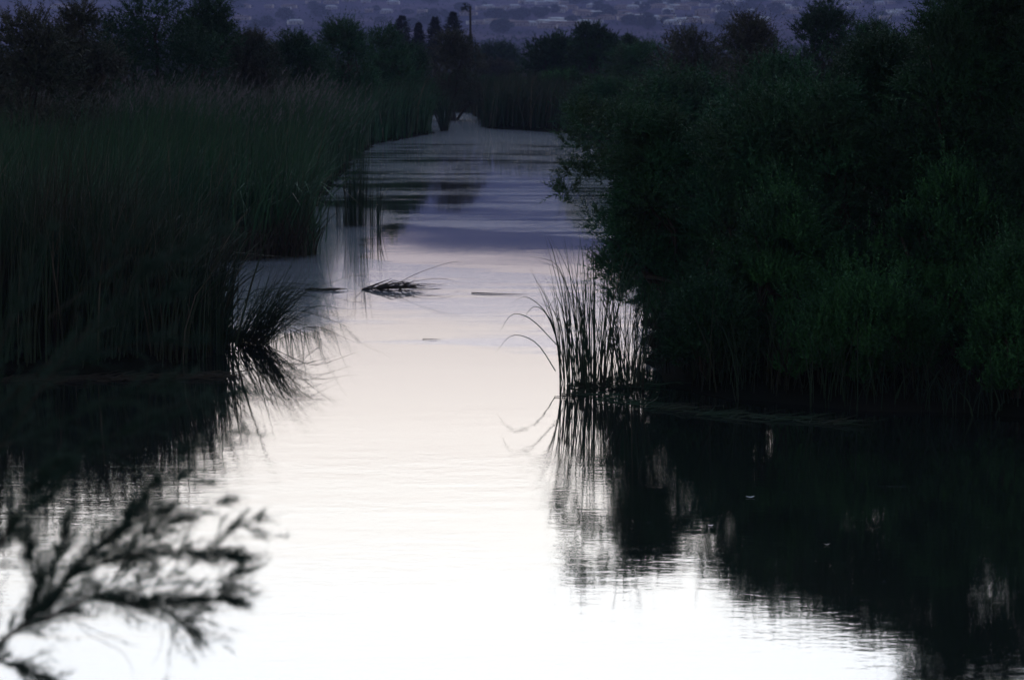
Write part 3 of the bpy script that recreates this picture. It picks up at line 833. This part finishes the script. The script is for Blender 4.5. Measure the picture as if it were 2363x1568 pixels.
pine('leftmost far pine with a blunt top', 930, 38, 90, 240, 34, 201)
pine('smallest far pine, low between its neighbours', 968, 54, 90, 240, 18, 202)
pine('squat far pine left of the tallest one', 1006, 42, 90, 240, 26, 203)
pine('tallest far pine with a broad pointed crown', 1047, 30, 90, 240, 32, 204)
Yd = 235.0
bx = (1086 * S - 512) / F_PX * Yd
pole = tag(empty('palm_tree', (bx, Yd, 0)), 'tall thin bare trunk with a small tuft beside the far pines', 'tree')
rng = np.random.default_rng(8)
zt = at_depth(1086, 14, Yd).z
V, T = tube(wiggle((bx, Yd, -0.5), (bx, Yd, zt), rng, 7, 0.004), np.linspace(0.18, 0.11, 7))
link('trunk', mesh_from('trunk', V, T, M['bark']), pole)
n = 26
dv = unit(rng.normal(size=(n, 3)))
V, T, ti = spray_mesh(np.tile([bx - 0.5, Yd, zt - 0.1], (n, 1)) + 0.2 * dv, dv, np.full(n, 0.45), 12, 0.3, 0.08, rng, rng.uniform(0, 1, n), droop=0.4)
link('crown', mesh_from('crown', V, T, M['pine'], ti), pole)

# ------------------------------------------------------------------ foreground tamarisk (out of focus, lower left)
YF = 6.6
rng = np.random.default_rng(77)
fg_root = tag(empty('tamarisk', (-2.75, 6.4, 0.1)), 'blurred tamarisk branches reaching in from the lower left corner, nearest to the camera', 'bush')


def zp(x, y, d=0.0):           # points measured on the enlarged lower-left crop
    return at_depth(x * 0.367, 992 + y * 0.367, YF + d)


limbs = [
    ([(-160, 1560), (0, 1330), (150, 1230), (300, 1100), (420, 960), (600, 850), (800, 780), (1000, 750), (1250, 750), (1480, 790), (1600, 785)], 0.015, 1.0, 0.05),
    ([(150, 1230), (380, 1160), (560, 1060), (700, 1040), (850, 1080), (1050, 1085), (1300, 1060), (1580, 1065)], 0.013, 1.35, -0.1),
    ([(1050, 1090), (1150, 1140), (1230, 1200), (1310, 1270)], 0.005, 1.1, -0.1),
    ([(1400, 1060), (1500, 980), (1620, 870)], 0.004, 0.9, -0.1),
    ([(300, 1100), (360, 900), (400, 750), (440, 590)], 0.009, 0.9, 0.2),
    ([(420, 960), (540, 830), (650, 740), (800, 620), (940, 460), (1050, 330)], 0.010, 1.2, 0.15),
    ([(700, 1030), (800, 880), (900, 750), (1010, 620), (1220, 560), (1530, 430)], 0.006, 0.55, 0.25),
    ([(900, 1000), (980, 900), (1080, 800)], 0.004, 0.5, 0.1),
    ([(1060, 945), (1160, 910), (1260, 880)], 0.003, 0.4, 0.1),
    ([(-120, 900), (0, 730), (60, 600), (130, 470), (250, 330), (420, 180)], 0.012, 0.8, -0.2),
    ([(-100, 800), (40, 650), (170, 540), (330, 400), (430, 250)], 0.008, 0.9, 0.3),
    ([(-200, 1500), (0, 1440), (80, 1480), (180, 1520), (340, 1560)], 0.006, 0.9, 0.0),
    ([(40, 1300), (200, 1200), (260, 1000), (180, 850), (160, 700)], 0.007, 1.1, -0.15),
    ([(750, 520), (900, 505), (1100, 500)], 0.004, 0.9, 0.1),
    ([(1150, 180), (1300, 110), (1540, 0)], 0.003, 0.35, 0.3),
    ([(1060, 310), (1200, 300), (1380, 320)], 0.003, 0.35, 0.3),
    ([(1400, 740), (1480, 690), (1580, 610), (1740, 590)], 0.003, 0.55, 0.05),
    # upper, greener veil in front of the left bank
    ([(-300, 500), (0, 100), (250, -250), (480, -560), (800, -760), (1120, -880)], 0.010, 0.75, 0.3),
    ([(-300, 300), (0, -150), (300, -420), (620, -700), (900, -1010), (1200, -1180), (1470, -1290)], 0.010, 0.8, 0.5),
    ([(-200, 0), (0, -500), (150, -900), (330, -1300)], 0.009, 0.6, 0.6),
    ([(0, 100), (300, 0), (620, -180), (900, -250), (1150, -320)], 0.007, 0.9, 0.2),
    ([(300, -420), (620, -500), (950, -560), (1250, -560)], 0.006, 0.8, 0.4),
    ([(150, 300), (420, 180), (700, 40), (950, -40), (1080, -100)], 0.006, 0.9, 0.3),
    ([(1000, -130), (1200, -180), (1420, -220), (1560, -240)], 0.004, 0.9, 0.3),
    ([(300, -700), (560, -900), (800, -1150), (950, -1330)], 0.006, 0.6, 0.5),
]
twV, twT, off = [], [], 0
R_, D_, Ln, Tn = [], [], [], []
for li, (pts, r0, dens, dd) in enumerate(limbs):
    P = np.array([zp(x * (0.93 if x > 0 and y > 0 else 1), y, dd) for x, y in pts])
    tt = np.linspace(0, len(P) - 1, len(P) * 4)
    sm = np.stack([np.interp(tt, np.arange(len(P)), P[:, i]) for i in range(3)], 1)
    for _ in range(2): sm[1:-1] = (sm[:-2] + 2 * sm[1:-1] + sm[2:]) / 4
    sm[:, 1] += np.cumsum(rng.normal(0, 0.006, len(sm)))
    r0 = r0 * 0.45
    V, T = tube(sm, np.linspace(r0, r0 * 0.15, len(sm)), 5)
    o = link('branch', mesh_from('branch', V, T, M['bark'], smooth=True), fg_root)
    ln = np.linalg.norm(np.diff(sm, axis=0), axis=1).sum()
    if li >= 17: dens *= 0.5
    nt_ = int(ln * 145 * dens)
    for q in range(nt_):
        u = rng.uniform(0.03, 1.0)
        i = min(len(sm) - 2, int(u * (len(sm) - 1)))
        pp = sm[i] + (sm[i + 1] - sm[i]) * rng.uniform()
        tg = unit(sm[i + 1] - sm[i])
        d = unit(tg * 0.9 + rng.normal(0, 0.38, 3) * np.array([1, 1.2, 1]) + np.array([0.12, 0, 0.22]))
        l = rng.uniform(0.04, 0.26) * (1.1 - 0.82 * u)
        e = pp + d * l + np.array([0, 0, -0.15 * l])
        twV.append(np.stack([pp + [0, 0, .0009], pp - [0, 0, .0009], e])); twT.append((off, off + 1, off + 2)); off += 3
        ns = 22
        s_ = rng.uniform(0.1, 1, ns)[:, None]
        R_.append(pp + (e - pp) * s_)
        D_.append(unit(d + rng.normal(0, 0.38, (ns, 3))))
        Ln.append(rng.uniform(0.02, 0.055, ns)); Tn.append(np.full(ns, rng.uniform(0, 1)))
V, T, ti = spray_mesh(np.concatenate(R_), np.concatenate(D_), np.concatenate(Ln), 11, 0.014, 0.0019, rng, np.concatenate(Tn), droop=0.1, spread=0.6)
nV = len(V)
V = np.concatenate([V, np.concatenate(twV)]); T = np.concatenate([T, np.array(twT) + nV]); ti = np.concatenate([ti, np.full(off, 0.2)])
link('foliage', mesh_from('foliage', V, T, M['foreground'], ti), fg_root)
stemP = [wiggle((-2.75, 6.4, -0.2), tuple(zp(-160, 1560, 0.05)), rng, 8, 0.03, 0.05), wiggle((-2.8, 6.5, -0.2), tuple(zp(-300, 500, 0.3)), rng, 8, 0.03, 0.02),
         wiggle((-2.7, 6.3, -0.2), tuple(zp(-120, 900, -0.2)), rng, 8, 0.03, 0.02)]
V, T = merge([tube(P, np.linspace(0.05, 0.018, 8), 7) for P in stemP])
link('trunk', mesh_from('trunk', V, T, M['bark'], smooth=True), fg_root)
for pts, dd in (([(490, 1230), (600, 1310), (760, 1370), (820, 1460), (850, 1568)], 0.2), ([(960, 1130), (1030, 1230), (1010, 1400), (940, 1490)], 0.2), ([(1080, 1120), (1180, 1250), (1230, 1420)], 0.2)):
    blade_along([zp(x, y, dd) for x, y in pts], 0.0022, M['bark'], fg_root, 0.3, 'twig')

# ------------------------------------------------------------------ houses and trees on the far hillside
def hz_at(x, y): return float(hill_h(np.array([x]), np.array([y]))[0])


def place_on_hill(xd, yd):
    """march the line of sight to the hillside"""
    r = ray(xd, yd); d = 650.0
    while d < 6000:
        x, y = r.x / r.y * d, d
        if CAM_H + r.z / r.y * d <= hz_at(x, y): return x, y
        d += 6
    return None


def box(x0, y0, z0, x1, y1, z1):
    V = [(x0, y0, z0), (x1, y0, z0), (x1, y1, z0), (x0, y1, z0), (x0, y0, z1), (x1, y0, z1), (x1, y1, z1), (x0, y1, z1)]
    Q = [(0, 1, 5, 4), (1, 2, 6, 5), (2, 3, 7, 6), (3, 0, 4, 7), (4, 5, 6, 7), (3, 2, 1, 0)]
    return np.array(V, float), np.array(Q)


SKX, SKY = zip((0, 25), (170, 22), (200, 8), (520, 8), (540, 74), (620, 88), (700, 78), (900, 64), (1130, 84), (1180, 88), (1200, 74), (1420, 55), (1500, 78), (1560, 88), (1700, 64), (1830, 40), (1850, 18), (1960, 24), (2060, 54), (2090, 14), (2363, -6))


def in_sight(xd, yd): return yd < np.interp(xd, SKX, SKY)


def house_meshes(wx, wy, wz, roof, wall, roofm):
    Vw, Qw = box(-wx / 2, -wy / 2, -2.0, wx / 2, wy / 2, wz)
    wm = mesh_from('wall', Vw, Qw, M[wall])
    if roof == 'flat':
        V, Q = box(-wx / 2 - 0.3, -wy / 2 - 0.3, wz, wx / 2 + 0.3, wy / 2 + 0.3, wz + 0.45)
        rm = mesh_from('roof', V, Q, M[roofm])
    else:
        e = 0.7; hx_, hy_ = wx / 2 + e, wy / 2 + e
        V = [(-hx_, -hy_, wz + .003), (hx_, -hy_, wz + .003), (hx_, hy_, wz + .003), (-hx_, hy_, wz + .003), (-hx_ * 0.65, 0, wz + 2.0), (hx_ * 0.65, 0, wz + 2.0)]
        T = [(0, 1, 5), (0, 5, 4), (1, 2, 5), (2, 3, 4), (2, 4, 5), (3, 0, 4), (0, 3, 2), (0, 2, 1)]
        rm = mesh_from('roof', V, T, M[roofm])
    V, Q = box(-0.8, -0.06, 0, 0.8, 0.06, 1.3)
    win = mesh_from('window', V, Q, M['glass'])
    V, Q = box(-0.5, -0.06, 0, 0.5, 0.06, 2.1)
    door = mesh_from('door', V, Q, M['bark'])
    return wm, rm, win, door


variants = [house_meshes(15, 10, 3.2, 'flat', 'stucco', 'roof_flat'), house_meshes(19, 11, 3.4, 'hip', 'stucco', 'metal_roof'),
            house_meshes(13, 10, 4.6, 'flat', 'adobe', 'roof_flat'), house_meshes(23, 12, 3.6, 'hip', 'adobe', 'roof_tile')]
vdim = [(15, 10), (19, 11), (13, 10), (23, 12)]
vcol = ['flat-roofed pale house', 'pale metal-roofed house', 'tan two-level house', 'long tan tile-roofed house']


def house(xd, yd, v, label, grp, rot):
    q = place_on_hill(xd, yd)
    if q is None or not in_sight(xd, yd): return
    x, y = q
    r = tag(empty('house', (x, y, hz_at(x, y) + 0.2)), label, 'house', grp)
    r.rotation_euler = (0, 0, rot); r.scale = (0.62, 0.62, 0.7)
    wm, rm, win, door = variants[v]
    for nme, me in (('wall', wm), ('roof', rm)):
        o = bpy.data.objects.new(nme, me); COL.objects.link(o); o.parent = r
    wx, wy = vdim[v]
    for k_, fx in enumerate((-0.34, -0.12, 0.30)):
        o = bpy.data.objects.new('window', win); COL.objects.link(o); o.parent = r; o.location = (wx * fx, -wy / 2 - 0.03, 1.1)
    o = bpy.data.objects.new('door', door); COL.objects.link(o); o.parent = r; o.location = (wx * 0.1, -wy / 2 - 0.03, 0.02)


rng = np.random.default_rng(99)
house(1125, 84, 1, 'nearest pale house alone in the gap over the far bend', 'houses on the far hillside', 0.1)
rows = [  # hand-read bands of pale roofs: x0, x1, y, count
    (1085, 1150, 56, 5), (1160, 1230, 60, 6), (1240, 1300, 58, 3), (1340, 1380, 56, 3), (1330, 1420, 34, 5), (1440, 1480, 40, 3), (1100, 1200, 22, 5), (1200, 1330, 8, 7),
    (1440, 1560, 44, 6), (1540, 1640, 52, 6), (1460, 1640, 16, 6), (1640, 1740, 30, 5), (1740, 1850, 22, 5), (2000, 2090, 40, 4), (1960, 2080, 8, 4), (1500, 1700, 4, 6),
    (700, 860, 6, 4), (530, 700, 18, 3), (120, 150, 20, 2), (1230, 1330, 24, 5), (1680, 1800, 50, 5), (1790, 1830, 64, 2)]
places = ['over the far bend', 'above the round dark trees', 'above the right tamarisks', 'on the slope at upper left', 'high on the slope at the top edge']
used = {}
for x0, x1, y, n in rows:
    for i in range(n):
        xx = x0 + (x1 - x0) * (i + 0.5) / n + rng.uniform(-6, 6); yy = y + rng.uniform(-3, 3)
        v = int(rng.integers(4))
        where = ('upper left' if xx < 900 else 'the far bend' if xx < 1240 else 'the paired round trees' if xx < 1440 else 'the grey-tipped tamarisks' if xx < 1620 else 'the ragged right tamarisks' if xx < 1860 else 'the tall right trees')
        lab = f'{vcol[v]} {"high" if yy < 14 else "halfway" if yy < 36 else "low"} on hillside above {where}'.replace('above upper left', 'at upper left')
        house(xx, yy, v, lab, 'houses on the far hillside', rng.uniform(-0.5, 0.5))

for i in range(90):              # more roofs between the trees
    xx = rng.uniform(1080, 2080) if rng.uniform() < 0.85 else rng.uniform(0, 1000)
    yy = rng.choice([2, 10, 20, 30, 38, 46, 54, 62]) + rng.uniform(-3, 3)
    v = int(rng.integers(4))
    where = ('upper left' if xx < 900 else 'the far bend' if xx < 1240 else 'the paired round trees' if xx < 1440 else 'the grey-tipped tamarisks' if xx < 1620 else 'the ragged right tamarisks' if xx < 1860 else 'the tall right trees')
    lab = f'{vcol[v]} {"high" if yy < 14 else "halfway" if yy < 36 else "low"} on hillside above {where}'.replace('above upper left', 'at upper left')
    house(xx, yy, v, lab, 'houses on the far hillside', rng.uniform(-0.5, 0.5))

# distant round trees on the slope
def far_tree_mesh(seed, r):
    rng = np.random.default_rng(seed)
    n = 170
    lob = unit(rng.normal(size=(6, 3))) * r * 0.45; lob[:, 2] = np.abs(lob[:, 2]) * 0.8 + r * 0.7
    w = rng.integers(0, 6, n)
    dv = unit(rng.normal(size=(n, 3)))
    V, T, ti = spray_mesh(lob[w] + dv * r * 0.45, dv, np.full(n, r * 0.3), 6, r * 0.35, r * 0.22, rng, rng.uniform(0, 1, n))
    c = mesh_from('crown', V, T, M['dark_green'], ti)
    V, T = tube(wiggle((0, 0, -1), (0, 0, r * 0.9), rng, 4, 0.02), np.linspace(r * 0.08, r * 0.05, 4))
    return c, mesh_from('trunk', V, T, M['bark'])


def far_label(xd, yd, s):
    size = 'small' if s < 0.95 else 'mid-sized' if s < 1.35 else 'large'
    hh = 'at the top edge' if yd < 25 else 'halfway up' if yd < 55 else 'low down' if yd < 85 else 'at the slope foot'
    place = ['at far left', 'over the big left tree', 'left of the far pines', 'near the far pines', 'above the far bend', 'above the paired round trees',
             'above the grey-tipped tamarisks', 'above the ragged right tamarisks', 'before the tallest tree', 'at far right'][min(9, int(xd / 237))]
    return f'{size} dark hillside tree {hh} {place}'


ftm = [far_tree_mesh(300 + i, 4.5) for i in range(4)]
for i in range(260):
    xd = rng.uniform(0, 2363); yd = rng.uniform(-6, 92)
    if not in_sight(xd, yd): continue
    if 560 < xd < 1000 and yd < 70 and rng.uniform() < 0.6: continue
    q = place_on_hill(xd, yd)
    if q is None: continue
    s = rng.uniform(0.6, 1.7)
    r = tag(empty('far_tree', (q[0], q[1], hz_at(*q))), far_label(xd, yd, s), 'tree', 'dark trees scattered on the far hillside')
    r.scale = (s * rng.uniform(1, 1.6), s, s * rng.uniform(0.7, 1.0)); r.rotation_euler[2] = rng.uniform(0, 6.28)
    c, tr = ftm[i % 4]
    for nme, me in (('crown', c), ('trunk', tr)):
        o = bpy.data.objects.new(nme, me); COL.objects.link(o); o.parent = r
same = {}
for o in sc.objects:
    if o.get('category') and o.get('group') in ('houses on the far hillside', 'dark trees scattered on the far hillside'):
        same.setdefault(o['label'], []).append(o)
ORD = ['leftmost', 'second', 'third', 'fourth', 'fifth', 'sixth', 'seventh', 'eighth', 'ninth', 'tenth', 'eleventh', 'twelfth']
for lab, os_ in same.items():
    if len(os_) > 1:
        os_.sort(key=lambda o: o.location.x / o.location.y)
        for i, o in enumerate(os_):
            o['label'] = lab + (', leftmost such' if i == 0 else ', rightmost such' if i == len(os_) - 1 else f', {ORD[i]} from left')
# countless scrub
n = 9000
aa = rng.uniform(-0.3, 0.3, n); dd_ = 700 + 2300 * rng.uniform(0, 1, n) ** 1.3
sx, sy = dd_ * np.sin(aa), dd_ * np.cos(aa)
sz = hill_h(sx, sy)
R3 = np.column_stack([sx, sy, sz + 0.4])
dv = unit(rng.normal(size=(n, 3)) + np.array([0, 0, 0.8]))
V, T, ti = spray_mesh(R3, dv, np.full(n, 2.2), 8, 1.4, 1.0, rng, rng.uniform(0, 1, n), droop=0.1)
tag(link('hillside_scrub', mesh_from('hillside_scrub', V, T, M['dark_green'], ti)), 'countless dark desert shrubs over the far hillside', 'scrub', kind='stuff')

# ------------------------------------------------------------------ haze
V, Q = box(-4000, -60, -2.6, 4000, 6900, 700)
me = mesh_from('haze', V, Q)
hm = bpy.data.materials.new('haze_air'); hm.use_nodes = True
hm.node_tree.nodes.clear()
pv = hm.node_tree.nodes.new('ShaderNodeVolumePrincipled')
pv.inputs['Color'].default_value = (0.46, 0.50, 1.0, 1)
pv.inputs['Density'].default_value = 0.00024
pv.inputs['Anisotropy'].default_value = 0.0
ho = hm.node_tree.nodes.new('ShaderNodeOutputMaterial')
hm.node_tree.links.new(pv.outputs[0], ho.inputs['Volume'])
me.materials.append(hm)
tag(link('haze', me), 'thin blue evening haze over the valley', kind='stuff')
